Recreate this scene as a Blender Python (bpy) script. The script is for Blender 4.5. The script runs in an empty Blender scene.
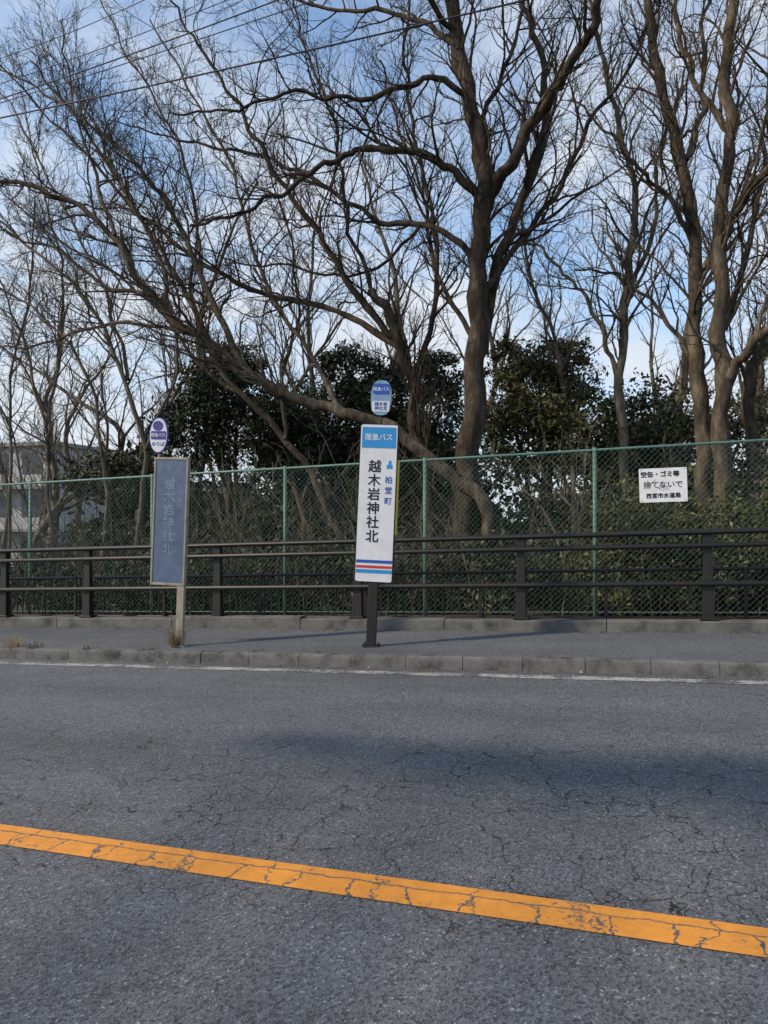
import bpy, math, random
import numpy as np
from mathutils import Vector, Matrix, Euler
rng=np.random.default_rng(7); random.seed(7)
S=0.033
TH=math.radians(16.7); PH=math.radians(0.8); F=740.0; H=1.45
HS=.125
SC=bpy.context.scene
SC.view_settings.view_transform='Standard'; SC.view_settings.look='None'; SC.view_settings.exposure=0; SC.view_settings.gamma=1
# ---------------------------------------------------------------- surveying helpers
fw=np.array([-math.sin(TH)*math.cos(PH),math.cos(TH)*math.cos(PH),math.sin(PH)])
rt=np.array([math.cos(TH),math.sin(TH),0.0]); up=np.cross(rt,fw)
def ray(a,b): return fw+rt*(a-384)/F+up*(512-b)/F
def onY(a,b,Y):
    d=ray(a,b); t=Y/d[1]; return np.array([0,0,H])+d*t
def onG(a,b,h=0.0):
    d=ray(a,b); t=(H-h)/(S*d[0]-d[2]); return np.array([0,0,H])+d*t
# ---------------------------------------------------------------- material helpers
def mat(name,col=(.5,.5,.5),rough=.8,metal=0,spec=.5):
    m=bpy.data.materials.new(name); m.use_nodes=True
    b=m.node_tree.nodes['Principled BSDF']
    b.inputs['Base Color'].default_value=(*col,1); b.inputs['Roughness'].default_value=rough
    b.inputs['Metallic'].default_value=metal; b.inputs['Specular IOR Level'].default_value=spec
    return m
class N:
    def __init__(s,m): s.t=m.node_tree; s.b=s.t.nodes.get('Principled BSDF')
    def n(s,ty,**k):
        x=s.t.nodes.new(ty)
        for a,v in k.items():
            if a.startswith('_'): setattr(x,a[1:],v)
            else: x.inputs[a].default_value=v
        return x
    def l(s,a,b): s.t.links.new(a,b)
    def ramp(s,src,stops):
        r=s.t.nodes.new('ShaderNodeValToRGB'); cr=r.color_ramp
        while len(cr.elements)<len(stops): cr.elements.new(.5)
        for e,(p,c) in zip(cr.elements,stops):
            e.position=p; e.color=(*c,1) if len(c)==3 else c
        s.l(src,r.inputs[0]); return r.outputs[0]
    def mix(s,f,a,b,mode='MIX'):
        x=s.t.nodes.new('ShaderNodeMix'); x.data_type='RGBA'; x.blend_type=mode
        for v,i in ((f,0),(a,6),(b,7)):
            if isinstance(v,(int,float)): x.inputs[i].default_value=v
            elif isinstance(v,tuple): x.inputs[i].default_value=(*v,1)
            else: s.l(v,x.inputs[i])
        return x.outputs[2]
    def pos(s,scale=(1,1,1)):
        g=s.t.nodes.new('ShaderNodeNewGeometry'); mp=s.t.nodes.new('ShaderNodeMapping')
        mp.inputs['Scale'].default_value=scale; s.l(g.outputs['Position'],mp.inputs[0]); return mp.outputs[0]
    def noise(s,vec,scale,detail=4,rough=.55):
        x=s.n('ShaderNodeTexNoise',Scale=scale,Detail=detail,Roughness=rough); s.l(vec,x.inputs['Vector']); return x.outputs[0]
    def math(s,op,a,b=0.0):
        x=s.t.nodes.new('ShaderNodeMath'); x.operation=op
        for v,i in ((a,0),(b,1)):
            if isinstance(v,(int,float)): x.inputs[i].default_value=v
            else: s.l(v,x.inputs[i])
        return x.outputs[0]
    def bump(s,h,strength=.3,dist=.01):
        x=s.n('ShaderNodeBump',Strength=strength,Distance=dist); s.l(h,x.inputs['Height']); s.l(x.outputs[0],s.b.inputs['Normal'])
g3=lambda v:(v,v,v)
def cracks(k,scale,width,mask_lo,mask_hi,mscale=.35,dist=.12,seed=0.0,brk=(.36,.44)):
    """network of irregular cracks: 1 = crack"""
    g=k.t.nodes.new('ShaderNodeNewGeometry')
    ns=k.n('ShaderNodeTexNoise',Scale=4.0,Detail=4.0,Roughness=.6); k.l(g.outputs['Position'],ns.inputs['Vector'])
    sub=k.t.nodes.new('ShaderNodeVectorMath'); sub.operation='SUBTRACT'; sub.inputs[1].default_value=(.5,.5,.5); k.l(ns.outputs['Color'],sub.inputs[0])
    sc=k.t.nodes.new('ShaderNodeVectorMath'); sc.operation='SCALE'; sc.inputs['Scale'].default_value=dist*3; k.l(sub.outputs[0],sc.inputs[0])
    ad=k.t.nodes.new('ShaderNodeVectorMath'); ad.operation='ADD'; k.l(g.outputs['Position'],ad.inputs[0]); k.l(sc.outputs[0],ad.inputs[1])
    ad2=k.t.nodes.new('ShaderNodeVectorMath'); ad2.operation='MULTIPLY_ADD'; k.l(ad.outputs[0],ad2.inputs[0]); ad2.inputs[1].default_value=(1,1,0); ad2.inputs[2].default_value=(seed,seed,0)
    v=k.n('ShaderNodeTexVoronoi',_feature='DISTANCE_TO_EDGE',Scale=scale,Randomness=1.0); v.voronoi_dimensions='2D'; k.l(ad2.outputs[0],v.inputs['Vector'])
    c=k.ramp(v.outputs['Distance'],[(0,g3(1)),(width*.55,g3(1)),(width,g3(0))])
    mk=k.noise(k.pos(),mscale*2,2); mk=k.ramp(mk,[(mask_lo,g3(0)),(mask_hi,g3(1))])
    br=k.noise(k.pos(),2.3,2); br=k.ramp(br,[(brk[0],g3(0)),(brk[1],g3(1))])
    return k.math('MULTIPLY',k.math('MULTIPLY',c,mk),br)
def asphalt(name,a,b,tint=(1,1,1),crack=True):
    m=mat(name,rough=.85,spec=.3); k=N(m); p=k.pos()
    v=k.n('ShaderNodeTexVoronoi',Scale=105.0,Randomness=1.0); k.l(p,v.inputs['Vector'])
    agg=k.ramp(v.outputs['Color'],[(.12,g3(a*.5)),(.5,g3((a+b)/2)),(.82,g3(b)),(.97,g3(b*2.2))])
    fine_=k.noise(p,210,2,.7); fine=k.ramp(fine_,[(.3,g3(.55)),(.7,g3(1.45))])
    col=k.mix(1.0,agg,fine,'MULTIPLY')
    big=k.noise(k.pos((.16,.75,1)),1.0,4,.6); big=k.ramp(big,[(.30,g3(.74)),(.5,g3(1)),(.7,g3(1.16))])
    col=k.mix(1.0,col,big,'MULTIPLY')
    med=k.noise(k.pos((1,1.6,1)),1.4,5,.65); med=k.ramp(med,[(.3,g3(.87)),(.7,g3(1.10))])
    col=k.mix(1.0,col,med,'MULTIPLY'); col=k.mix(1.0,col,tint,'MULTIPLY')
    h=k.math('ADD',fine_,v.outputs['Distance'])
    if crack:
        # cracking follows the wheel track beside the centre line; elsewhere only a few stray cracks
        g=k.t.nodes.new('ShaderNodeNewGeometry'); sy=k.t.nodes.new('ShaderNodeSeparateXYZ'); k.l(g.outputs['Position'],sy.inputs[0])
        yn=k.math('ADD',k.math('MULTIPLY',sy.outputs[1],.1),k.math('MULTIPLY',k.math('SUBTRACT',k.noise(k.pos(),.7,2),.5),.12))
        band=k.ramp(yn,[(.22,g3(.15)),(.29,g3(1)),(.46,g3(1)),(.54,g3(.15)),(.60,g3(.3))])
        c1=cracks(k,1.5,.0085,.34,.42,.3,.14); c2=cracks(k,4.2,.015,.42,.50,.45,.07,3.3,(.40,.46))
        c=k.math('MAXIMUM',k.math('MULTIPLY',c1,k.math('ADD',k.math('MULTIPLY',band,.75),.20)),k.math('MULTIPLY',c2,k.math('MULTIPLY',band,.9)))
        col=k.mix(c,col,g3(.012))
    k.l(col,k.b.inputs['Base Color']); k.bump(h,.6,.006)
    return m
def concrete(name,base,var=.25,scale=3):
    m=mat(name,rough=.9,spec=.3); k=N(m); p=k.pos()
    a=k.noise(p,scale,7,.65); a=k.ramp(a,[(.3,tuple(c*(1-var*1.6) for c in base)),(.5,base),(.72,tuple(c*(1+var) for c in base))])
    f=k.noise(p,130,3,.7); fr=k.ramp(f,[(.3,g3(.7)),(.7,g3(1.25))])
    k.l(k.mix(1.0,a,fr,'MULTIPLY'),k.b.inputs['Base Color']); k.bump(f,.4,.004); return m
def bark(name,base,light,bmp=True):
    m=mat(name,rough=.95,spec=.15); k=N(m); p=k.pos((1,1,.35))
    a=k.noise(p,9,5,.7); b=k.noise(k.pos(),1.3,2)
    c=k.ramp(a,[(.3,tuple(x*.45 for x in base)),(.5,base),(.68,light)])
    c=k.mix(1.0,c,k.ramp(b,[(.35,g3(.7)),(.65,g3(1.3))]),'MULTIPLY')
    k.l(c,k.b.inputs['Base Color'])
    if bmp: k.bump(a,.8,.035)
    return m
def foliage(name,stops,trans=.25):
    m=mat(name,rough=.6,spec=.3); k=N(m); g=k.t.nodes.new('ShaderNodeNewGeometry')
    c=k.ramp(g.outputs['Random Per Island'],stops)
    b=k.noise(k.pos(),.9,2); c=k.mix(1.0,c,k.ramp(b,[(.35,g3(.5)),(.65,g3(1.35))]),'MULTIPLY')
    k.l(c,k.b.inputs['Base Color'])
    if trans>0:
        t=k.n('ShaderNodeBsdfTranslucent'); k.l(c,t.inputs[0]); mx=k.n('ShaderNodeMixShader',Fac=trans)
        k.l(k.b.outputs[0],mx.inputs[1]); k.l(t.outputs[0],mx.inputs[2]); k.l(mx.outputs[0],k.t.nodes['Material Output'].inputs[0])
    return m
def paint(name,col,rough=.45,dirt=.25,scale=6,metal=0):
    m=mat(name,col,rough,metal); k=N(m); a=k.noise(k.pos(),scale,5,.65)
    c=k.ramp(a,[(.3,tuple(x*(1-dirt) for x in col)),(.6,col),(.8,tuple(min(1,x*(1+dirt*.3)) for x in col))])
    k.l(c,k.b.inputs['Base Color']); return m
# ---------------------------------------------------------------- mesh helpers
def link(o,parent=None):
    SC.collection.objects.link(o)
    if parent is not None: o.parent=parent
    return o
def empty(name,loc=(0,0,0),rot=(0,0,0)):
    e=bpy.data.objects.new(name,None); e.location=loc; e.rotation_euler=rot; e.empty_display_size=.2; return link(e)
class MB:
    def __init__(s): s.v=[]; s.f=[]
    def add(s,v,f):
        o=len(s.v); s.v+= [tuple(x) for x in v]; s.f+=[tuple(i+o for i in q) for q in f]
    def box(s,x0,x1,y0,y1,z0,z1,sl=0.0):
        v=[(x,y,z+sl*x) for x in (x0,x1) for y in (y0,y1) for z in (z0,z1)]
        s.add(v,[(0,1,3,2),(4,6,7,5),(0,4,5,1),(2,3,7,6),(0,2,6,4),(1,5,7,3)])
    def prof(s,pr,x0,x1,sl=S):
        n=len(pr); v=[(x,y,z+sl*x) for x in (x0,x1) for (y,z) in pr]
        s.add(v,[(i,(i+1)%n,n+(i+1)%n,n+i) for i in range(n)]+[tuple(range(n))[::-1],tuple(range(n,2*n))])
    def cyl(s,p,q,r,k=8,r2=None):
        p=np.array(p,float); q=np.array(q,float); r2=r if r2 is None else r2
        d=(q-p)/np.linalg.norm(q-p); a=np.cross(d,[0,0,1.0] if abs(d[2])<.9 else [1.0,0,0]); a/=np.linalg.norm(a); b=np.cross(d,a)
        v=[]
        for c,rr in ((p,r),(q,r2)):
            for i in range(k):
                t=2*math.pi*i/k; v.append(c+rr*(a*math.cos(t)+b*math.sin(t)))
        s.add(v,[(i,(i+1)%k,k+(i+1)%k,k+i) for i in range(k)]+[tuple(range(k))[::-1],tuple(range(k,2*k))])
    def poly(s,pts,y0,y1):
        n=len(pts); v=[(x,y,z) for y in (y0,y1) for x,z in pts]
        s.add(v,[(i,n+i,n+(i+1)%n,(i+1)%n) for i in range(n)]+[tuple(range(n)),tuple(range(n,2*n))[::-1]])
    def obj(s,name,m,parent=None,smooth=False,bev=0):
        me=bpy.data.meshes.new(name); me.from_pydata(s.v,[],s.f); me.materials.append(m)
        o=bpy.data.objects.new(name,me); link(o,parent)
        import bmesh
        bm=bmesh.new(); bm.from_mesh(me); bmesh.ops.recalc_face_normals(bm,faces=bm.faces); bm.to_mesh(me); bm.free()
        if smooth: me.polygons.foreach_set('use_smooth',[True]*len(me.polygons))
        if bev:
            b=o.modifiers.new('bevel','BEVEL'); b.width=bev; b.segments=2; b.limit_method='ANGLE'
        return o
def fastmesh(name,V,Q,m,parent=None,smooth=False):
    me=bpy.data.meshes.new(name); V=np.asarray(V,np.float32); Q=np.asarray(Q,np.int32); k=Q.shape[1]
    me.vertices.add(len(V)); me.vertices.foreach_set('co',V.ravel())
    me.loops.add(Q.size); me.loops.foreach_set('vertex_index',Q.ravel())
    me.polygons.add(len(Q)); me.polygons.foreach_set('loop_start',np.arange(len(Q),dtype=np.int32)*k)
    if smooth: me.polygons.foreach_set('use_smooth',np.ones(len(Q),bool))
    me.update(calc_edges=True); me.materials.append(m)
    return link(bpy.data.objects.new(name,me),parent)
def rrect(w,h,r,n=5,cx=0,cz=0):
    pts=[]
    for (sx,sz,a0) in ((1,1,0),(-1,1,90),(-1,-1,180),(1,-1,270)):
        for i in range(n+1):
            a=math.radians(a0+90*i/n); pts.append((cx+sx*(w/2-r)+r*math.cos(a),cz+sz*(h/2-r)+r*math.sin(a)))
    return pts
def rrect(w,h,r,n=5,cx=0,cz=0):
    pts=[]
    for (sx,sz,a0) in ((1,1,0),(-1,1,90),(-1,-1,180),(1,-1,270)):
        for i in range(n+1):
            a=math.radians(a0+90*i/n); pts.append((cx+sx*(w/2-r)+r*math.cos(a),cz+sz*(h/2-r)+r*math.sin(a)))
    return pts
def text(name,s,size,loc,m,parent,line=1.0,bold=.0,sx=1.0,rot=(math.pi/2,0,0)):
    """lettering; bold strokes come from overlaid slightly shifted copies of the same glyphs"""
    offs=[(0,0)] if bold<=0 else [(-bold,0),(bold,0),(0,bold),(0,-bold)]
    for i,(ox,oz) in enumerate(offs):
        c=bpy.data.curves.new(name,'FONT'); c.body=s; c.size=size; c.align_x='CENTER'; c.align_y='CENTER'; c.space_line=line
        c.materials.append(m)
        o=bpy.data.objects.new(name,c); link(o,parent); o.location=(loc[0]+ox,loc[1]-i*.0004,loc[2]+oz); o.rotation_euler=rot; o.scale=(sx,1,1)
# ---------------------------------------------------------------- tubes / growth
def nrm(a): return a/np.maximum(np.linalg.norm(a,axis=-1,keepdims=True),1e-9)
class Tree:
    def __init__(s): s.b=[]
    def emit(s,P,R,k): s.b.append((P,R,k))
    def build(s,name,m,parent=None):
        VV=[];QQ=[];off=0
        for P,R,k in s.b:
            M,n,_=P.shape; T=np.empty_like(P); T[:,1:-1]=P[:,2:]-P[:,:-2]; T[:,0]=P[:,1]-P[:,0]; T[:,-1]=P[:,-1]-P[:,-2]; T=nrm(T)
            D=nrm(P[:,-1]-P[:,0]); ref=np.where(np.abs(D[:,1:2])<.7,np.array([[0,1.,0]]),np.array([[1.,0,0]]))[:,None,:]
            A=nrm(np.cross(T,ref)); B=np.cross(T,A)
            an=np.arange(k)*2*math.pi/k
            V=P[:,:,None,:]+R[:,:,None,None]*(A[:,:,None,:]*np.cos(an)[None,None,:,None]+B[:,:,None,:]*np.sin(an)[None,None,:,None])
            idx=np.arange(M*n*k).reshape(M,n,k)+off
            a=idx[:,:-1,:]; b=np.roll(a,-1,2); d=idx[:,1:,:]; c=np.roll(d,-1,2)
            QQ.append(np.stack([a,b,c,d],-1).reshape(-1,4)); VV.append(V.reshape(-1,3)); off+=M*n*k
        return fastmesh(name,np.concatenate(VV),np.concatenate(QQ),m,parent,True)
def smooth_path(pts,n,wig=.0):
    pts=np.array(pts,float); d=np.r_[0,np.cumsum(np.linalg.norm(np.diff(pts,axis=0),axis=1))]
    t=np.linspace(0,d[-1],n); P=np.stack([np.interp(t,d,pts[:,i]) for i in range(3)],1)
    for _ in range(2): P[1:-1]=(P[:-2]+2*P[1:-1]+P[2:])/4
    if wig: 
        w=rng.normal(0,wig,(n,3)); w=(w+np.roll(w,1,0)); w[0]=w[-1]=0; P+=w
    return P,d[-1]
def grow(P,R,L,K,lr,ang,n,trop,jit,rf=.6,rmin=.004,t0=.12,lmin=.12,lmax=9,bias=None,c=.018):
    M,m,_=P.shape
    t=(np.arange(K)[None]+rng.random((M,K)))/K; t=t0+(1-t0)*t
    x=t*(m-1); i=np.clip(x.astype(int),0,m-2); f=(x-i)[...,None]; r=np.arange(M)[:,None]
    p=P[r,i]*(1-f)+P[r,i+1]*f; tn=nrm(P[r,i+1]-P[r,i]); rr=(R[r,i]*(1-f[...,0])+R[r,i+1]*f[...,0])
    ln=np.clip(L[:,None]*rng.uniform(lr[0],lr[1],(M,K))*(1.15-.6*t),lmin,lmax)
    pr=nrm(np.cross(tn,rng.normal(size=(M,K,3)))); 
    pr[...,2]+=.35; pr=nrm(pr)
    a=rng.uniform(ang[0],ang[1],(M,K,1)); d=nrm(tn*np.cos(a)+pr*np.sin(a))
    if bias is not None: d=nrm(d+np.array(bias))
    Q=M*K; p=p.reshape(Q,3); d=d.reshape(Q,3); ln=ln.reshape(Q); rr=rr.reshape(Q)
    out=[p]; tr=np.array([0,0,trop])
    for _ in range(n-1):
        d=nrm(d+rng.normal(0,jit,(Q,3))+tr); p=p+d*(ln/(n-1))[:,None]; out.append(p)
    C=np.stack(out,1); r0=np.maximum(np.minimum(rr*rf,ln*c+.002),rmin); r1=np.maximum(r0*.28,rmin*.75)
    Rr=r0[:,None]+(r1-r0)[:,None]*np.linspace(0,1,n)[None]**.8
    return C,Rr,ln
def limbs_tree(name,limbs,Y0,m,dens=1.0,k2=7,k3=4,rmin=.004,bias=(0,0,0.12),l1=(.9,2.6)):
    T=Tree(); e=empty(name)
    for pts,r0,r1 in limbs:
        wp=[onY(a,b,Y0+y) for a,b,y in pts]; P,L=smooth_path(wp,max(14,int(len(wp)*5)),.022)
        n=len(P); R=r0+(r1-r0)*np.linspace(0,1,n)**.85
        R=R*(1+.07*rng.normal(size=n)); 
        if pts[0][1]>560: R[0]*=1.45; R[1]*=1.2
        P=P[None];R=R[None]; T.emit(P,R,12)
        K=max(3,int(L/.40*dens)); t0=.42 if pts[0][1]>560 else .12
        P1,R1,L1=grow(P,R,np.array([1.0]),K,l1,(.45,1.05),10,.035,.18,.55,rmin,t0=t0,bias=bias)
        T.emit(P1,R1,6)
        P2,R2,L2=grow(P1,R1,L1,k2,(.28,.62),(.4,1.0),7,.04,.2,.6,rmin,t0=.15,lmin=.25); T.emit(P2,R2,4)
        if k3:
            P3,R3,L3=grow(P2,R2,L2,k3,(.3,.7),(.4,.9),5,.04,.2,.6,rmin*.85,t0=.2,lmin=.15); T.emit(P3,R3,3)
    T.build('branches',m,e); return e

# ================================================================ WORLD / LIGHT
w=bpy.data.worlds.new('World'); SC.world=w; w.use_nodes=True; nt=w.node_tree
bg=nt.nodes['Background']; bg.inputs[1].default_value=.125
SUN=np.array([-.70,-.46,.60]); SUN/=np.linalg.norm(SUN)
el=math.asin(SUN[2]); az=math.atan2(SUN[0],SUN[1])
sky=nt.nodes.new('ShaderNodeTexSky'); sky.sky_type='NISHITA'; sky.sun_disc=False; sky.sun_elevation=el; sky.sun_rotation=az
sky.air_density=1.0; sky.dust_density=.5; sky.ozone_density=1.2
class W(N):
    def __init__(s): s.t=nt; s.b=None
k=W(); tc=nt.nodes.new('ShaderNodeTexCoord'); mp=nt.nodes.new('ShaderNodeMapping'); mp.inputs['Scale'].default_value=(1,1,2.0); mp.inputs['Location'].default_value=(.35,.2,.1)
nt.links.new(tc.outputs['Generated'],mp.inputs[0])
n1=k.n('ShaderNodeTexNoise',Scale=2.4,Detail=6.0,Roughness=.60,Distortion=.5); nt.links.new(mp.outputs[0],n1.inputs['Vector'])
sep=nt.nodes.new('ShaderNodeSeparateXYZ'); nt.links.new(tc.outputs['Generated'],sep.inputs[0])
hz=k.ramp(sep.outputs[2],[(0,g3(.20)),(.35,g3(.07)),(.62,g3(.0))])
c=k.math('ADD',n1.outputs[0],hz)
cl=k.ramp(c,[(.44,g3(.08)),(.55,g3(.5)),(.67,g3(.95))])
shade=k.ramp(n1.outputs[0],[(.35,(5.0,5.8,6.9)),(.7,(6.8,7.1,7.5))])
sk=k.mix(1.0,sky.outputs[0],(1.55,1.75,1.85),'MULTIPLY')
nt.links.new(k.mix(cl,sk,shade),bg.inputs[0])
L=bpy.data.lights.new('sun','SUN'); L.energy=4.1; L.angle=math.radians(3.0); L.color=(1,.84,.64)
lo=bpy.data.objects.new('sun',L); link(lo); lo.rotation_euler=Vector(SUN).to_track_quat('Z','Y').to_euler()
# ================================================================ CAMERA
cd=bpy.data.cameras.new('camera'); cd.sensor_fit='VERTICAL'; cd.sensor_height=36; cd.lens=F/1024*36; cd.clip_end=3000
co=bpy.data.objects.new('camera',cd); link(co); co.location=(0,0,H); co.rotation_euler=(math.pi/2+PH,0,TH); SC.camera=co
# ================================================================ SURVEY
YK=onG(384,668)[1]; YW=onG(384,630,HS)[1]; YF=YW+1.05
# ================================================================ GROUND
m_soil=concrete('soil',(.07,.055,.035),.4,2)
def gh(x,y):
    z=S*np.clip(x,-90,90)-.03
    b=np.clip((y-(YW+.2))/.5,0,1); z=z+.10*b
    d=np.clip((y-YF-1)/7,0,1); z=z-.7*d
    far=np.clip((y-30)/120,0,1); z=z+far*3*(np.sin(x*.02)+1)
    return z
xs=np.unique(np.r_[np.linspace(-600,-100,16),np.linspace(-90,90,91),np.linspace(100,600,16)])
ys=np.unique(np.r_[np.linspace(-300,-10,15),np.linspace(-8,9,4),np.linspace(YW+.15,YW+3,12),np.linspace(13,40,28),np.linspace(50,900,25)])
X,Yg=np.meshgrid(xs,ys,indexing='ij'); Z=gh(X,Yg)+np.where(Yg>YF+.6,rng.normal(0,.03,X.shape),0)
idx=np.arange(X.size).reshape(X.shape)
Q=np.stack([idx[:-1,:-1],idx[1:,:-1],idx[1:,1:],idx[:-1,1:]],-1).reshape(-1,4)
fastmesh('ground',np.stack([X,Yg,Z],-1).reshape(-1,3),Q,m_soil)
m_as=asphalt('asphalt',.098,.148,(.95,1.0,1.06)); m_as2=asphalt('sidewalk_asphalt',.098,.138,(.95,1.0,1.06),False)
b=MB(); b.add([(-85,-4.5,-85*S),(85,-4.5,85*S),(85,YK+.02,85*S),(-85,YK+.02,-85*S)],[(0,1,2,3)]); b.obj('road',m_as)
b=MB(); b.prof([(YK+.125,-.02),(YW+.02,-.02),(YW+.02,HS),(YK+.125,HS-.004)],-85,85); b.obj('sidewalk',m_as2)
m_kerb=concrete('kerb_concrete',(.110,.110,.107),.45,5); b=MB(); x=-20.0; kh=HS
while x<14:
    ln=.6; dz=random.uniform(-.004,.004); dy=random.uniform(-.006,.006)
    b.prof([(YK+dy,-.02),(YK+.008+dy,kh-.04+dz),(YK+.014+dy,kh-.015+dz),(YK+.034+dy,kh-.002+dz),(YK+.122,kh+.002+dz),(YK+.122,-.02)],x+.003,x+ln-.003); x+=ln
b.prof([(YK+.03,-.02),(YK+.03,kh-.015),(YK+.115,kh-.012),(YK+.115,-.02)],-85,85); b.prof([(YK,-.02),(YK+.01,kh-.02),(YK+.12,kh),(YK+.12,-.02)],-85,-20.01); b.prof([(YK,-.02),(YK+.01,kh-.02),(YK+.12,kh),(YK+.12,-.02)],14.01,85)
b.obj('kerb',m_kerb)
def line_mat(name,col,cs,cw,wear,seed,dirt,vor=True):
    m=mat(name,col,.7); k=N(m); p=k.pos()
    asp=k.ramp(k.noise(p,150,3,.7),[(.3,g3(.03)),(.7,g3(.13))])
    wn=k.noise(p,38,6,.75); wn2=k.noise(p,3,3); ws=k.math('ADD',k.math('MULTIPLY',wn,.6),k.math('MULTIPLY',wn2,.4)); f=k.ramp(ws,[(wear-.03,g3(1)),(wear+.03,g3(0))])
    if vor: f=k.math('MAXIMUM',cracks(k,cs,cw,.0,.02,.35,.05,seed),f)
    d=k.ramp(k.noise(p,14,7,.75),[(.3,tuple(x*dirt for x in col)),(.62,col)])
    k.l(k.mix(f,d,asp),k.b.inputs['Base Color']); k.bump(k.noise(p,120,3),.5,.004); return m,k,f,d,asp
mw=line_mat('white_road_paint',(.42,.42,.41),6,.02,.495,1.0,.6)[0]
def zline(p,q,w,h,name,m):
    d=q-p; d/=np.linalg.norm(d); n=np.array([-d[1],d[0],0]); p=p-d*40*1; q=q+d*30
    b=MB(); v=[]
    for c in (p,q):
        for sg in (-1,1):
            u=c+n*sg*w/2; v.append((u[0],u[1],S*u[0]+h))
    b.add(v,[(0,2,3,1)]); return b.obj(name,m)
yl=YK-.26
b=MB(); b.add([(-80,yl-.075,-80*S+.004),(80,yl-.075,80*S+.004),(80,yl+.075,80*S+.004),(-80,yl+.075,-80*S+.004)],[(0,1,2,3)]); b.obj('white_edge_line',mw)
# orange centre line
p=onG(0,834.5); q=onG(768,943.5)
mo,k,f,dcol,asp=line_mat('orange_road_paint',(.72,.285,.035),4.5,.05,.40,5.0,.75,False)
dd=(q-p)/np.linalg.norm(q-p); geo=k.t.nodes.new('ShaderNodeNewGeometry')
vr=k.t.nodes.new('ShaderNodeVectorRotate'); vr.rotation_type='Z_AXIS'; vr.inputs['Angle'].default_value=-math.atan2(dd[1],dd[0]); vr.inputs['Center'].default_value=tuple(p)
k.l(geo.outputs['Position'],vr.inputs['Vector']); sb=k.t.nodes.new('ShaderNodeVectorMath'); sb.operation='SUBTRACT'; sb.inputs[1].default_value=tuple(p); k.l(vr.outputs[0],sb.inputs[0])
sp=k.t.nodes.new('ShaderNodeSeparateXYZ'); k.l(sb.outputs[0],sp.inputs[0])
wob=k.math('MULTIPLY',k.math('SUBTRACT',k.noise(k.pos(),6,7,.7),.5),.07)
yy=k.math('ADD',sp.outputs[1],wob); lc=k.math('ABSOLUTE',k.math('SUBTRACT',yy,.035)); lc=k.ramp(lc,[(.0025,g3(1)),(.006,g3(0))])
def cross(sc,amp,nsc,lo,hi):
    wb=k.math('MULTIPLY',k.math('SUBTRACT',k.noise(k.pos(),nsc,6,.7),.5),amp)
    xx=k.math('MULTIPLY',k.math('ADD',sp.outputs[0],wb),sc); fr=k.math('ABSOLUTE',k.math('SUBTRACT',k.math('FRACT',xx),.5)); return k.ramp(fr,[(lo,g3(1)),(hi,g3(0))])
cc=cross(4.0,.30,3.0,.015,.030); cc2=cross(2.3,.6,2.1,.008,.017)
low=k.ramp(yy,[(.033,g3(1)),(.037,g3(.0))]); cc=k.math('MULTIPLY',cc,low)
F2=k.math('MAXIMUM',k.math('MAXIMUM',f,cc2),k.math('MAXIMUM',lc,cc)); k.l(k.mix(F2,dcol,asp),k.b.inputs['Base Color'])
zline(p,q,.195,.004,'orange_centre_line',mo)
# ================================================================ LOW WALL
m_wall=concrete('wall_concrete',(.120,.118,.112),.45,3); b=MB(); x=-22.0; i=0; wt=HS+.14
while x<14:
    ln=2.0; dz=random.uniform(-.006,.006)+(.03 if i%5==3 else 0); 
    b.prof([(YW,.10),(YW+.004,wt-.015+dz),(YW+.015,wt-.002+dz),(YW+.21,wt+dz),(YW+.22,wt-.01+dz),(YW+.22,-.1)],x+.006,x+ln-.006); x+=ln; i+=1
b.prof([(YW+.02,.1),(YW+.02,wt-.03),(YW+.2,wt-.03),(YW+.2,.0)],-85,85)
b.obj('low_wall',m_wall)
# ================================================================ GUARD RAIL
m_rail=paint('dark_brown_rail_paint',(.014,.012,.011),.5,.3)
e=empty('guard_rail'); YR=YW+.1
xr_=[onY(a,600,YR)[0] for a in (5,88,218,358,521,708)]
xr_=[xr_[0]-1.95*i for i in range(8,0,-1)]+xr_+[xr_[-1]+1.95*i for i in range(1,9)]
b=MB()
for xp in xr_:
    g=S*xp+wt
    b.box(xp-.10,xp+.10,YR-.08,YR+.09,g-.0,g+.03)
    w0,w1,z0,z1=.068,.048,.025,.86
    b.add([(xp-w0,YR-.055,g+z0),(xp+w0,YR-.055,g+z0),(xp+w0,YR+.06,g+z0),(xp-w0,YR+.06,g+z0),(xp-w1,YR-.035,g+z1),(xp+w1,YR-.035,g+z1),(xp+w1,YR+.03,g+z1),(xp-w1,YR+.03,g+z1)],[(0,1,2,3),(4,5,6,7),(0,1,5,4),(1,2,6,5),(2,3,7,6),(3,0,4,7)])
    b.box(xp-.055,xp+.055,YR-.05,YR+.045,g+.855,g+1.06)
b.obj('posts',m_rail,e,bev=.006)
b=MB()
def srail(b,y,z,hy,hz,x0=-24,x1=20):
    pr=[]
    for i in range(10):
        a=2*math.pi*i/10; pr.append((y+hy*math.cos(a),z+hz*math.sin(a)))
    b.prof(pr,x0,x1)
srail(b,YR-.03,wt+1.035,.06,.034)
srail(b,YR-.075,wt+.88,.028,.032); srail(b,YR-.075,wt+.43,.028,.032)
b.obj('rails',m_rail,e,smooth=True)
e=empty('picket_railing'); YP=YW+.45
b=MB(); srail(b,YP,.84,.022,.022); srail(b,YP,.24,.018,.018); b.obj('rails',m_rail,e,smooth=True)
b=MB(); x=-24.0
while x<20:
    b.box(x-.007,x+.007,YP-.007,YP+.007,S*x+.255,S*x+.822); x+=.11
x=-24.0
while x<20:
    b.box(x-.02,x+.02,YP-.045,YP-.025,S*x+.02,S*x+.86); x+=1.6
b.obj('bars',m_rail,e)
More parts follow.
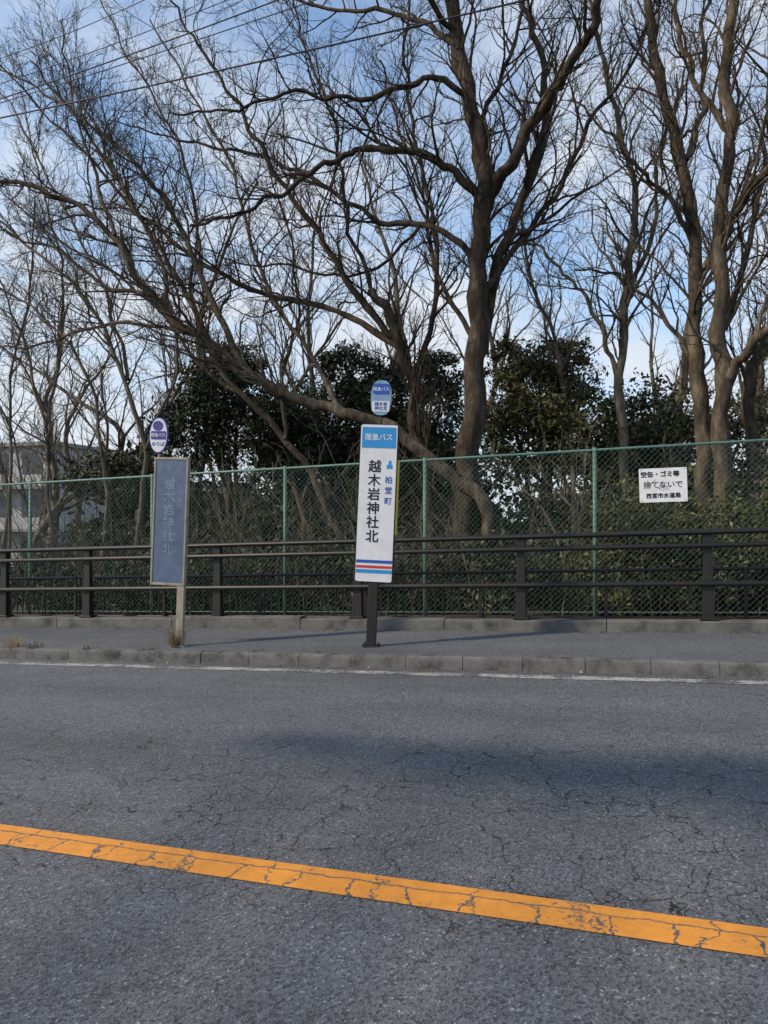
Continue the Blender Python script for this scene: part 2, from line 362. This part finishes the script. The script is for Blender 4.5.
# ================================================================ CHAIN LINK FENCE
m_green=paint('green_fence_paint',(.10,.20,.165),.5,.3); m_wire=paint('green_fence_wire',(.055,.115,.095),.5,.2)
e=empty('chain_link_fence'); FT=onY(384,462.5,YF); HT=FT[2]-S*FT[0]; FB=.22
px=[30,152,285,425,595]; fx=[onY(a,560,YF)[0] for a in px]; fx=[fx[0]-2.0*i for i in range(8,0,-1)]+fx+[fx[-1]+2.25*i for i in range(1,6)]
b=MB()
for xp in fx: b.cyl((xp,YF,S*xp-.05),(xp,YF,S*xp+HT+.035),.028,10)
for z in (HT,): b.cyl((-24,YF,-24*S+z),(18,YF,18*S+z),.019,8)
for z in (FB+.02,): b.cyl((-24,YF,-24*S+z),(18,YF,18*S+z),.010,6)
b.obj('posts',m_green,e,smooth=True)
hh=HT-FB; xs0=np.arange(-22,16,.078); T=Tree(); tt=np.linspace(0,1,22)
for sg,yo in ((1,-.030),(-1,-.026)):
    xa=xs0[:,None]+sg*hh*tt[None]; za=S*xa+FB+(hh)*tt[None]; P=np.stack([xa,np.full_like(xa,YF+yo),za],-1)
    T.emit(P,np.full(xa.shape,.0021),3)
T.build('wire_mesh',m_wire,e)
# ================================================================ NOTICE ON FENCE
m_white=paint('white_enamel',(.72,.73,.75),.4,.14); m_black=paint('black_ink',(.012,.012,.014),.5,.1)
m_cyan=paint('cyan_blue_print',(.03,.27,.60),.4,.1); m_blue=paint('blue_print',(.02,.09,.42),.4,.1); m_red=paint('red_print',(.62,.03,.03),.4,.1)
nc=onY(663,485,YF-.05); wn=onY(687,485,YF-.05)[0]-onY(639,485,YF-.05)[0]; hn=onY(663,468,YF-.05)[2]-onY(663,502,YF-.05)[2]
e=empty('notice_sign',tuple(nc),(0,math.radians(-1.5),0))
b=MB(); b.poly(rrect(wn,hn,.012),-.004,.004); b.obj('plate',m_white,e)
text('heading','空缶・ゴミ等',hn*.18,(-wn*.06,-.006,hn*.31),m_black,e,bold=.0035)
text('handwriting','捨てないで',hn*.22,(0,-.006,0.0),m_black,e,bold=.001)
text('authority','西宮市水道局',hn*.16,(.0,-.006,-hn*.32),m_black,e,bold=.0025)
sb_=MB()
for i in range(10):
    a=random.uniform(-.35,.35)*wn; c_=random.uniform(-.16,.16)*hn; dx=random.uniform(.05,.2)*wn*.7; dz=random.uniform(-.1,.1)*hn*1.5
    sb_.cyl((a,-.0055,c_),(a+dx,-.0055,c_+dz),.0022,5)
sb_.obj('scribble',m_black,e)
b=MB()
for sx in (-1,1):
    for sz in (-1,1): b.cyl((sx*(wn/2-.025),-.009,sz*(hn/2-.02)),(sx*(wn/2-.025),.0,sz*(hn/2-.02)),.006,6)
b.obj('fixings',m_post if False else m_black,e)
# ================================================================ MAIN BUS STOP SIGN
m_post=paint('dark_post_paint',(.022,.016,.014),.45,.3); m_yel=paint('yellow_plate',(.70,.52,.05),.5,.15)
SP=onG(371,646,HS); ppm=F/ (SP@fw)
zt=lambda y:(646-y)/ppm
e=empty('bus_stop_sign',tuple(SP),(0,math.radians(2.4),math.radians(10)))
b=MB(); b.box(-.055,.055,-.045,.045,0,zt(583)); b.box(-.10,.10,-.09,.09,0,.012); b.obj('post',m_post,e,bev=.006)
b=MB()
for sx in (-.08,.08):
    for sy in (-.07,.07): b.cyl((sx,sy,.01),(sx,sy,.035),.009,6)
b.obj('anchor_bolts',m_post,e)
z0,z1=zt(581.5),zt(425.5); pw=36.5/ppm; cz=(z0+z1)/2; ph=z1-z0
b=MB(); b.poly(rrect(pw+.022,ph+.022,.03,cz=cz),-.045,.045); b.obj('frame',m_black,e)
b=MB(); b.poly(rrect(pw,ph,.025,cz=cz),-.052,-.044); b.obj('face',m_white,e)
b=MB(); b.box(pw/2+.012,pw/2+.03,-.03,.035,cz-.35,cz+.5); b.obj('side_plate',m_yel,e)
hb=zt(449); ht=zt(427.5)
b=MB(); b.poly(rrect(pw-.03,ht-hb-.01,.012,cz=(ht+hb)/2),-.055,-.0515); b.obj('header',m_cyan,e)
text('operator','阪急バス',.080,(0,-.0565,(ht+hb)/2),m_white,e,bold=.0015)
text('stop_name','越\n木\n岩\n神\n社\n北',.150,(-.035,-.0535,(zt(455)+zt(550))/2),m_black,e,line=1.06,bold=.003)
text('district','柏\n堂\n町',.088,(.13,-.0535,zt(491)),m_blue,e,line=1.35,bold=.0012)
b=MB(); b.box(.10,.165,-.055,-.0515,zt(469),zt(465)); b.box(.12,.15,-.055,-.0515,zt(465)+.001,zt(461)); b.obj('bus_icon',m_cyan,e)
for nm,ya,yb,mm in (('stripe_blue',560,563,m_blue),('stripe_red',565.5,568,m_red),('stripe_blue_2',569.5,573,m_cyan)):
    b=MB(); b.box(-pw/2+.004,pw/2-.004,-.055,-.0515,zt(yb),zt(ya)); b.obj(nm,mm,e)
def oval(w,h,n=28,cx=0,cz=0,sq=2.4):
    pts=[]
    for i in range(n):
        a=2*math.pi*i/n; c_,s_=math.cos(a),math.sin(a)
        pts.append((cx+w/2*math.copysign(abs(c_)**(2/sq),c_),cz+h/2*math.copysign(abs(s_)**(2/sq),s_)))
    return pts
b=MB(); b.cyl((0.0,.01,z1),(0.0,.01,zt(380)),.016,8); b.obj('upper_pole',m_post,e)
oz=zt(398); m_lb=paint('pale_blue_plate',(.22,.36,.52),.4,.3)
b=MB(); b.poly(oval(.235,.40,28,.0,oz,2.8),-.022,.0); b.obj('round_plate',m_lb,e)
b=MB(); b.poly(rrect(.20,.12,.02,cz=oz-.10),-.026,-.0215); b.obj('round_band',m_white,e)
b=MB(); b.poly(rrect(.19,.12,.02,cz=oz+.10),-.026,-.0215); b.obj('round_band_2',m_blue,e)
text('round_text','阪急バス',.046,(0,-.0275,oz+.095),m_white,e,bold=.001)
text('round_text_2','越木岩\n神社北',.05,(0,-.0275,oz-.10),m_blue,e,bold=.0008)
# ================================================================ OLD BUS STOP SIGN
OP=onG(179.5,646,HS); ppo=F/(OP@fw); zo=lambda y:(646-y)/ppo*1.0
m_tan=paint('tan_frame_paint',(.33,.29,.225),.6,.4,9); m_slate=paint('faded_blue_panel',(.115,.155,.245),.25,.35,7); m_fad=paint('faded_lettering',(.21,.26,.36),.5,.5,14)
e=empty('bus_stop_sign',tuple(OP),(0,math.radians(1.9),math.radians(7)))
W2=.43; zb=zo(586); zt2=zo(458)
b=MB()
b.box(-.045,.045,-.03,.03,0,zb-.003); b.box(-.09,.09,-.07,.07,0,.012)
xl=-W2+.05; xR=.035
b.box(xl-.012,xl+.012,-.034,.034,zb,zt2); b.box(xR-.012,xR+.012,-.034,.034,zb,zt2); b.box(xl+.013,xR-.013,-.034,.034,zb,zb+.03); b.box(xl+.013,xR-.013,-.034,.034,zt2-.03,zt2)
b.obj('frame',m_tan,e,bev=.005)
b=MB(); b.box(xl+.013,xR-.013,-.026,.026,zb+.031,zt2-.031); b.obj('panel',m_slate,e)
pc=(xl+xR)/2
text('stop_name','越\n木\n岩\n神\n社\n北',.150,(pc-.01,-.0275,(zo(470)+zo(562))/2-.02),m_fad,e,line=1.04,bold=.0025)
text('operator','阪急バス',.06,(pc,-.0275,zo(470)+.01),m_fad,e,bold=.001)
text('district','柏\n堂\n町',.06,(pc+.13,-.0275,zo(500)),m_fad,e,line=1.3)
ox=xl+.025; oz=zo(436)
b=MB(); b.cyl((ox,.01,zt2-.01),(ox,.01,oz),.014,8); b.obj('upper_pole',m_tan,e)
b=MB(); b.poly(oval(.235,.43,32,ox,oz,2.1),-.02,.01); b.obj('oval_rim',m_blue,e)
b=MB(); b.poly(oval(.217,.408,32,ox,oz,2.1),-.024,-.019); b.obj('oval_plate',m_white,e)
m_pur=paint('purple_blue_print',(.06,.05,.26),.4,.15)
b=MB(); b.poly(oval(.13,.12,24,ox-.01,oz+.115,2.1),-.028,-.0235); b.obj('oval_emblem',m_pur,e)
b=MB(); b.poly(rrect(.19,.10,.01,cx=ox,cz=oz+.0),-.0285,-.0235); b.obj('oval_band',m_pur,e)
text('oval_text','阪急バス',.045,(ox,-.0295,oz+.0),m_white,e,bold=.001)
text('oval_text_2','のりば',.055,(ox,-.0255,oz-.11),m_blue,e,bold=.0012)
# ================================================================ POWER LINES
m_cab=mat('cable_rubber',(.02,.02,.022),.6)
for (a,bb,Yc,r) in (((0,118),(560,-8),8.5,.012),((0,99),(262,6),9.0,.010),((0,103),(330,-5),9.6,.008),((0,84),(190,15),10.2,.007),((30,48),(140,2),11,.007)):
    P0=onY(a[0],a[1],Yc); P1=onY(bb[0],bb[1],Yc); d=P1-P0; t=np.linspace(-2.2,2.6,60)
    Pp=P0[None]+d[None]*t[:,None]; Pp[:,2]+=.10*(t*(t-1))
    T=Tree(); T.emit(Pp[None],np.full((1,60),r),6); T.build('power_line',m_cab)
# ================================================================ TREES
bk1=bark('bark_dark',(.045,.035,.026),(.105,.083,.060)); bk2=bark('bark_grey',(.072,.057,.041),(.155,.127,.094)); bk3=bark('bark_pale',(.11,.094,.070),(.20,.175,.135),False)
YT=YF+2.3
T1=[([(462,640,0),(464,540,0),(468,450,0),(474,350,0),(480,260,0),(487,190,0),(478,130,.1),(462,70,.2),(452,10,.3),(440,-60,.5),(430,-150,.6)],.25,.085),
([(486,200,0),(505,170,-.2),(530,130,-.4),(548,95,-.6),(575,60,-.9),(600,10,-1.2),(615,-60,-1.5),(640,-120,-1.8)],.12,.045),
([(473,370,0),(488,310,.3),(503,250,.5),(515,215,.7),(535,165,1),(548,120,1.2),(545,60,1.5),(520,0,1.8),(500,-60,2)],.12,.035),
([(482,300,0),(520,240,.5),(560,190,.8),(590,120,1),(640,50,1.3),(670,-30,1.5)],.06,.02),
([(485,195,0),(460,175,-.3),(435,158,-.5),(400,148,-.8),(360,150,-1),(320,165,-1.2),(285,190,-1.4),(240,215,-1.6),(190,225,-1.8)],.085,.018),
([(480,265,0),(455,235,.3),(420,225,.5),(380,222,.8),(340,195,1),(300,172,1.2),(240,150,1.5),(180,140,1.7),(110,120,1.9)],.065,.015),
([(468,95,.1),(430,75,-.4),(390,92,-.8),(350,100,-1.2),(290,90,-1.5),(230,112,-1.8),(170,112,-2)],.06,.015),
([(458,50,.1),(430,25,.5),(390,10,.9),(340,12,1.2),(280,-5,1.5),(200,-10,1.8)],.055,.015),
([(478,130,.1),(500,80,.6),(520,30,1),(530,-30,1.4)],.05,.025),
([(455,30,.2),(420,-10,-.4),(370,-50,-.8),(300,-80,-1)],.06,.025),
([(420,225,.5),(380,270,.2),(340,280,0),(290,265,-.2),(240,265,-.4),(190,240,-.6)],.035,.012),
([(474,340,0),(450,300,.5),(430,260,.8),(425,200,1.2),(400,130,1.5),(380,60,1.8)],.05,.018)]
limbs_tree('bare_tree',T1,YT,bk1,1.25)
T2=[([(490,640,-.3),(494,560,-.3),(490,515,-.3),(468,487,-.3),(435,462,-.3),(395,430,-.4),(340,410,-.5),(290,396,-.6),(245,374,-.7),(205,337,-.8),(170,316,-.9),(140,280,-1),(115,235,-1.1),(75,203,-1.2),(30,185,-1.3),(-30,175,-1.4)],.15,.035),
([(245,374,-.7),(222,330,-.4),(200,270,-.2),(170,205,0),(120,150,.2),(60,100,.4),(0,70,.5)],.07,.018),
([(205,337,-.8),(150,325,-.6),(95,325,-.4),(40,345,-.2),(-20,350,0)],.045,.015),
([(150,295,-1),(110,290,-1.2),(60,250,-1.3),(0,230,-1.5)],.045,.015),
([(340,410,-.5),(310,350,-.2),(270,300,0),(250,240,.2),(235,170,.4),(190,90,.5),(150,20,.6)],.05,.016),
([(170,316,-.9),(160,250,-.6),(120,180,-.4),(90,110,-.2),(40,40,0)],.045,.015),
([(115,235,-1.1),(90,160,-.9),(70,90,-.7),(60,20,-.5)],.04,.014)]
limbs_tree('bare_tree',T2,YT,bk2,1.3)
T3=[([(440,640,.2),(432,520,.2),(422,440,.2),(412,385,.2),(400,340,.1),(385,312,0),(371,290,0)],.13,.085),
([(398,338,.1),(360,305,-.2),(330,250,-.3),(300,210,-.4),(270,160,-.5),(240,110,-.7),(200,50,-.8),(165,-10,-1)],.07,.018),
([(404,350,.1),(345,312,.4),(280,300,.7),(210,270,1),(150,225,1.2),(100,170,1.4),(50,120,1.6),(0,65,1.8)],.065,.018),
([(412,385,.2),(428,335,.5),(440,280,.8),(430,200,1),(410,120,1.3),(405,40,1.6),(415,-30,1.8)],.06,.02),
([(371,292,0),(350,240,.3),(345,180,.6),(330,110,.9),(300,40,1.2),(290,-30,1.4)],.045,.016)]
limbs_tree('bare_tree',T3,YT,bk1,1.25)
T4=[([(352,640,.4),(340,540,.4),(318,480,.4),(285,440,.3),(250,400,.2),(220,372,.1),(190,300,0),(155,240,-.1),(120,180,-.2),(80,120,-.3),(30,60,-.4)],.095,.02),
([(250,400,.2),(200,370,.5),(160,310,.8),(110,270,1),(50,235,1.2),(0,190,1.4)],.05,.015),
([(190,300,0),(200,220,.3),(180,140,.5),(130,60,.7),(100,0,.9)],.04,.014),
([(285,440,.3),(280,380,.6),(300,310,.9),(290,230,1.2),(260,150,1.4)],.045,.015)]
limbs_tree('bare_tree',T4,YT+1.2,bk2,1.2)
T5=[([(125,640,0),(140,530,0),(146,450,0),(128,380,0),(100,320,0),(60,270,0),(10,230,0),(-60,180,0)],.07,.02),
([(146,450,0),(175,380,.4),(180,310,.6),(160,230,.8),(130,150,1)],.04,.015),
([(128,380,0),(110,300,.4),(60,200,.7),(20,120,.9),(-20,60,1)],.04,.014),
([(100,640,.5),(108,500,.5),(98,400,.5),(70,340,.5),(25,300,.4),(-40,270,.3)],.06,.018)]
limbs_tree('bare_tree',T5,YT+.6,bk3,1.1)
T6=[([(55,640,0),(50,520,0),(45,430,0),(25,340,0),(-10,260,0)],.06,.02),([(45,430,0),(60,350,.3),(62,270,.4),(40,180,.6),(20,90,.8)],.04,.015),
([(5,640,0),(12,480,0),(8,380,.2),(30,290,.4),(35,200,.6)],.05,.018),([(30,640,.4),(28,500,.4),(10,420,.4),(-20,360,.4)],.04,.015)]
limbs_tree('bare_tree',T6,YT+1.5,bk3,1.1)
R1=[([(705,640,0),(706,470,0),(700,400,0),(696,300,0),(692,220,0),(680,150,0),(660,80,.1),(648,20,.2),(640,-60,.3)],.17,.06),
([(693,240,0),(665,190,-.4),(640,175,-.7),(610,130,-1),(570,100,-1.2)],.05,.016),
([(699,380,0),(668,320,.3),(640,290,.5),(610,270,.7),(575,270,1)],.05,.018),([(685,160,0),(705,100,.4),(700,40,.8),(715,-30,1)],.06,.03)]
limbs_tree('bare_tree',R1,YT+.9,bk2,1.2)
R2=[([(727,640,0),(724,470,0),(722,380,0),(719,300,0),(721,220,0),(732,140,0),(726,70,0),(735,0,0),(740,-70,0)],.18,.065),
([(721,240,0),(752,190,-.3),(790,140,-.6),(830,90,-.9)],.07,.03),([(722,390,0),(745,352,-.3),(768,330,-.5),(810,300,-.7)],.10,.05),
([(732,140,0),(700,90,.5),(680,30,.8),(670,-30,1)],.06,.03),([(724,330,0),(742,270,.4),(760,200,.7),(765,120,1)],.06,.03)]
limbs_tree('bare_tree',R2,YT+.2,bk2,1.2)
R3=[([(762,640,0),(757,480,0),(752,420,0),(745,380,0),(770,345,0),(800,290,0),(820,200,0)],.15,.07),([(790,640,0),(785,420,.3),(790,250,.5),(770,120,.6),(775,0,.8)],.17,.07)]
limbs_tree('bare_tree',R3,YT+.6,bk2,1.0)
R4=[([(622,640,0),(624,470,0),(621,380,0),(627,300,0),(637,200,0),(622,130,0),(600,60,0),(590,0,0)],.13,.035),
([(621,385,0),(600,325,-.3),(578,285,-.5),(550,255,-.6),(520,240,-.7)],.06,.018),([(627,300,0),(655,230,.4),(660,150,.7),(690,60,1)],.055,.018),
([(575,640,.6),(572,440,.6),(560,350,.6),(530,290,.6),(520,200,.6),(560,110,.6)],.07,.02)]
limbs_tree('bare_tree',R4,YT+2.6,bk3,1.3)
T=Tree()
for i in range(34):
    Yb=rng.uniform(18,36); xb=onY(rng.uniform(-150,900),500,Yb)[0]; z=float(gh(xb,Yb)); ht=rng.uniform(7,13)
    P0,_l=smooth_path([(xb,Yb,z),(xb+rng.normal(0,.3),Yb,z+ht*.3),(xb+rng.normal(0,.8),Yb,z+ht*.65),(xb+rng.normal(0,1.2),Yb,z+ht)],20,.03)
    r0=rng.uniform(.12,.2); P=P0[None]; R=np.linspace(r0,.03,20)[None]; T.emit(P,R,7)
    P1,R1_,L1=grow(P,R,np.array([1.]),14,(1.8,4.5),(.4,.95),9,.05,.15,.6,.008,t0=.25); T.emit(P1,R1_,5)
    P2,R2_,L2=grow(P1,R1_,L1,7,(.28,.6),(.4,.9),6,.05,.18,.6,.007,t0=.15); T.emit(P2,R2_,3)
    P3,R3_,L3=grow(P2,R2_,L2,4,(.3,.6),(.4,.9),4,.05,.18,.6,.006,t0=.2); T.emit(P3,R3_,3)
T.build('background_trees',bk3)
# ================================================================ FOLIAGE
def leafmass(name,blobs,m,parent=None,size=.05,asp=.45):
    C=[]
    for (c,r,n,sub) in blobs:
        c=np.array(c,float); r=np.array(r,float)
        d=nrm(rng.normal(size=(sub,3))); rad=rng.uniform(.35,1.0,(sub,1))**.6; sc=c+d*rad*r
        ss=rng.uniform(.12,.26,(sub,1))*r.mean()
        k_=rng.integers(0,sub,n); p=sc[k_]+rng.normal(size=(n,3))*ss[k_]*np.array([1,1,.7]); C.append(p)
    C=np.concatenate(C); n=len(C); a=nrm(rng.normal(size=(n,3))+np.array([0,0,-.3])); b_=nrm(np.cross(a,rng.normal(size=(n,3)))); 
    s=size*rng.uniform(.6,1.4,(n,1)); V=np.stack([C-a*s,C+b_*s*asp,C+a*s,C-b_*s*asp],1).reshape(-1,3)
    return fastmesh(name,V,np.arange(4*n).reshape(n,4),m,parent)
f_dark=foliage('leaf_dark',[(0,(.012,.020,.010)),(.5,(.028,.042,.017)),(.85,(.05,.07,.026)),(1,(.11,.12,.055))],0)
f_olive=foliage('leaf_olive',[(0,(.025,.030,.010)),(.5,(.065,.068,.024)),(.85,(.10,.10,.04)),(1,(.18,.16,.085))],0)
f_shr=foliage('leaf_shrub',[(0,(.018,.026,.012)),(.5,(.042,.056,.024)),(.85,(.075,.085,.042)),(1,(.16,.145,.09))],0)
def evergreen(name,blobs_px,Y0,m,dens=1.0,size=.055):
    e=empty(name); bl=[]; T=Tree(); xs_=[]
    for (a,b_,yo,rw,rh,rd) in blobs_px:
        c=onY(a,b_,Y0+yo); sc=(Y0+yo)/F/ray(a,b_)[1]
        R_=(rw*sc,rd,rh*sc); n=int(1900*R_[0]*R_[2]*dens*3+600); bl.append((c,R_,n,max(10,int(n/130)))); xs_.append(c)
    bx=np.mean(xs_,0); gz=float(gh(bx[0],bx[1]))
    for c in xs_:
        P,L=smooth_path([(bx[0],bx[1],gz-.05),(bx[0]*.7+c[0]*.3,bx[1],gz+(c[2]-gz)*.45),tuple(c)],14,.02); T.emit(P[None],np.linspace(.10,.025,14)[None],8)
        P1,R1,L1=grow(P[None],np.linspace(.10,.025,14)[None],np.array([1.]),9,(.6,1.6),(.5,1.1),8,.03,.15,.6,.006,t0=.5); T.emit(P1,R1,4)
    T.build('trunk',bk1,e); leafmass('leaves',bl,m,e,size); return e
evergreen('shadow_caster_tree',[(225,395,0,42,42,1.0),(205,430,.3,50,40,1.0),(265,425,-.2,40,40,1.0),(240,365,.2,28,22,.7)],YT+3.2,f_dark,.9)
evergreen('shadow_caster_tree',[(330,430,0,55,45,1.2),(375,400,.4,40,45,1.0),(300,455,-.2,50,35,1),(350,370,.5,30,25,.8)],YT+4.2,f_dark,.8)
evergreen('shadow_caster_tree',[(430,430,0,45,55,1.2),(400,460,.5,45,40,1),(440,375,.3,25,25,.8)],YT+5.0,f_dark,.9)
evergreen('shadow_caster_tree',[(540,400,0,50,45,1.3),(520,440,.3,50,45,1.2),(590,430,-.2,50,40,1.2),(560,370,.3,35,28,1),(505,370,.4,25,25,.8)],YT+3.8,f_olive,.9)
evergreen('shadow_caster_tree',[(665,420,0,45,40,1.2),(640,455,.3,50,35,1.2),(740,440,.2,50,40,1.2)],YT+4.6,f_olive,.7)
evergreen('shadow_caster_tree',[(105,474,0,40,24,1.0),(155,478,.2,40,28,1)],YT+4.5,f_dark,.7)
bl=[]
for i in range(210):
    x=rng.uniform(-15,7.5); y=rng.uniform(YF+.7,YF+6); gz=float(gh(x,y)); h=rng.uniform(.6,1.7)*(1.2 if y>YF+2.5 else .8)
    r=(rng.uniform(.45,.9),rng.uniform(.4,.7),h*.55); bl.append(((x,y,gz+h*.55),r,750,9))
leafmass('shrubs',bl,f_shr,None,.044)
bl=[]
for i in range(26):
    a=rng.uniform(600,860); y=rng.uniform(YF+.7,YF+2.6); x=onY(a,500,y)[0]; gz=float(gh(x,y)); h=rng.uniform(1.4,2.2)
    bl.append(((x,y,gz+h*.5),(.7,.6,h*.5),1500,16))
leafmass('hedge',bl,f_olive,None,.036)
bl=[]
for i in range(56):
    Yb=rng.uniform(20,38); x=onY(rng.uniform(110,900),500,Yb)[0]; 
    h=rng.uniform(2.4,5.0); gz=float(gh(x,Yb)); bl.append(((x,Yb,gz+h*.5),(rng.uniform(1.5,2.8),1.5,h*.6),2600,24))
leafmass('distant_woodland',bl,f_dark,None,.13,.6)
T=Tree()
for i in range(230):
    x=rng.uniform(-15,7); y=rng.uniform(YF+.4,YF+3.5); gz=float(gh(x,y)); h=rng.uniform(1.0,2.9); lean=rng.normal(-.25,.5,2)
    P,_=smooth_path([(x,y,gz-.05),(x+lean[0]*.3,y+lean[1]*.2,gz+h*.5),(x+lean[0]*h*.6,y+lean[1]*h*.3,gz+h)],10,.02)
    r=rng.uniform(.008,.022); R=np.linspace(r,.005,10)[None]; T.emit(P[None],R,5)
    P1,R1,L1=grow(P[None],R,np.array([h]),6,(.25,.55),(.3,.9),7,.02,.2,.7,.004,t0=.15); T.emit(P1,R1,3)
    P2,R2,L2=grow(P1,R1,L1,3,(.3,.6),(.3,.9),5,.02,.2,.7,.0035,t0=.2); T.emit(P2,R2,3)
T.build('undergrowth_stems',bk3)
# added unseen tree behind the camera, crown shaped to cast the road's shadow band
def shp(x,y,h): return np.array([x,y,S*x])+SUN*(h/SUN[2])
e=empty('shadow_caster_tree'); bl=[]; T=Tree()
tb=(shp(1.5,4.0,5.5)[0]-.5,-6.5)
for (x,y,h,rx,ry,rz,n_) in ((-1.9,4.75,5.4,.6,.2,.12,900),(-.9,4.6,5.4,.6,.26,.17,1700),(.0,4.5,5.6,.7,.36,.22,2200),(1.1,4.5,5.8,.8,.46,.25,2300),(2.4,4.5,5.6,1.0,.5,.3,2300),(4.2,4.5,6.0,1.2,.6,.35,2300)):
    c=shp(x,y,h); bl.append((c,(rx,ry,rz),n_,26))
    P,_=smooth_path([(tb[0],tb[1],-.2),(tb[0]+.1,tb[1]+.1,3.5),tuple(c)],16,.02); T.emit(P[None],np.linspace(.16,.03,16)[None],8)
T.build('trunk',bk1,e); leafmass('leaves',bl,f_dark,e,.055)
# ================================================================ WEEDS
m_straw=foliage('dry_grass',[(0,(.20,.14,.07)),(.6,(.34,.26,.15)),(1,(.42,.35,.22))],.2); m_gr=foliage('dull_grass',[(0,(.06,.07,.03)),(.6,(.16,.15,.07)),(1,(.26,.22,.12))],.2)
def weeds(name,c,n,hgt,sp,m):
    T=Tree(); c=np.array(c); base=c+np.c_[rng.normal(0,sp,(n,2)),np.zeros(n)]; d=nrm(np.c_[rng.normal(0,.4,(n,2)),np.ones(n)]); out=[base]; p=base; ln=rng.uniform(.4,1,(n,1))*hgt
    for j in range(5): d=nrm(d+rng.normal(0,.15,(n,3))+np.array([0,0,-.06])); p=p+d*ln/5; out.append(p)
    T.emit(np.stack(out,1),np.repeat(np.linspace(.0035,.0012,6)[None],n,0),3); T.build(name,m)
weeds('weeds',OP+np.array([-.02,-.04,0]),120,.30,.038,m_straw)
for a,b_,n,h in ((22,652,60,.20),(32,655,30,.12),(150,657,25,.06),(262,658,22,.05),(88,656,30,.06),(330,657,20,.05)):
    pp=onG(a,b_+3,.0); pp=np.array([pp[0],YK+.128,S*pp[0]+HS-.005]); weeds('weeds',pp,n,h,.05,m_gr if n<50 else m_straw)
# dead leaves blown against the wall and kerb
n=420; lx=rng.uniform(-11,4,n); top=rng.random(n)<.6
ly=np.where(top,YW-np.abs(rng.normal(0,.10,n))-.01,YK-.02-np.abs(rng.normal(0,.09,n))); lz=S*lx+np.where(top,HS+.006,.008)
C=np.stack([lx,ly,lz],1); a=nrm(np.c_[rng.normal(size=(n,2)),rng.normal(0,.25,n)]); b_=nrm(np.cross(a,np.array([0,0,1.])+rng.normal(0,.3,(n,3)))); s=.022*rng.uniform(.5,1.3,(n,1))
V=np.stack([C-a*s,C+b_*s*.55,C+a*s,C-b_*s*.55],1).reshape(-1,3); V[:,2]=np.maximum(V[:,2],np.repeat(lz,4)-.003)
fastmesh('fallen_leaves',V,np.arange(4*n).reshape(n,4),foliage('dead_leaf',[(0,(.08,.05,.025)),(.6,(.20,.13,.07)),(1,(.30,.22,.13))],0))
# ================================================================ BUILDING
eb=empty('apartment_building'); m_bw=concrete('pale_render',(.38,.38,.38),.1,1); m_gl=mat('window_glass',(.05,.06,.07),.15); m_rf=mat('roof_edge',(.20,.20,.20),.7)
Yb=46; xr=onY(54,500,Yb)[0]; xl=xr-26; zt_=onY(40,446,Yb)[2]; zb=float(gh(xr,Yb))-.5
b=MB(); b.box(xl,xr,Yb,Yb+10,zb,zt_); b.obj('walls',m_bw,eb)
b=MB(); b.box(xl-.3,xr+.3,Yb-.4,Yb+10.4,zt_+.003,zt_+.3); 
fl=(zt_-zb)/3
for i in range(1,3): b.box(xl,xr-.2,Yb-1.1,Yb-.003,zb+fl*i-.1,zb+fl*i+.08)
b.obj('slabs',m_rf,eb)
b=MB(); 
for i in range(3):
    for j in range(8): 
        x0=xl+1+j*3.15; b.box(x0,x0+1.9,Yb-.03,Yb+.02,zb+fl*i+.6,zb+fl*i+fl-.5)
b.obj('windows',m_gl,eb)
b=MB()
for i in range(1,3): b.box(xl,xr-.2,Yb-1.12,Yb-1.06,zb+fl*i+.081,zb+fl*i+.95)
b.obj('balcony_walls',m_bw,eb)
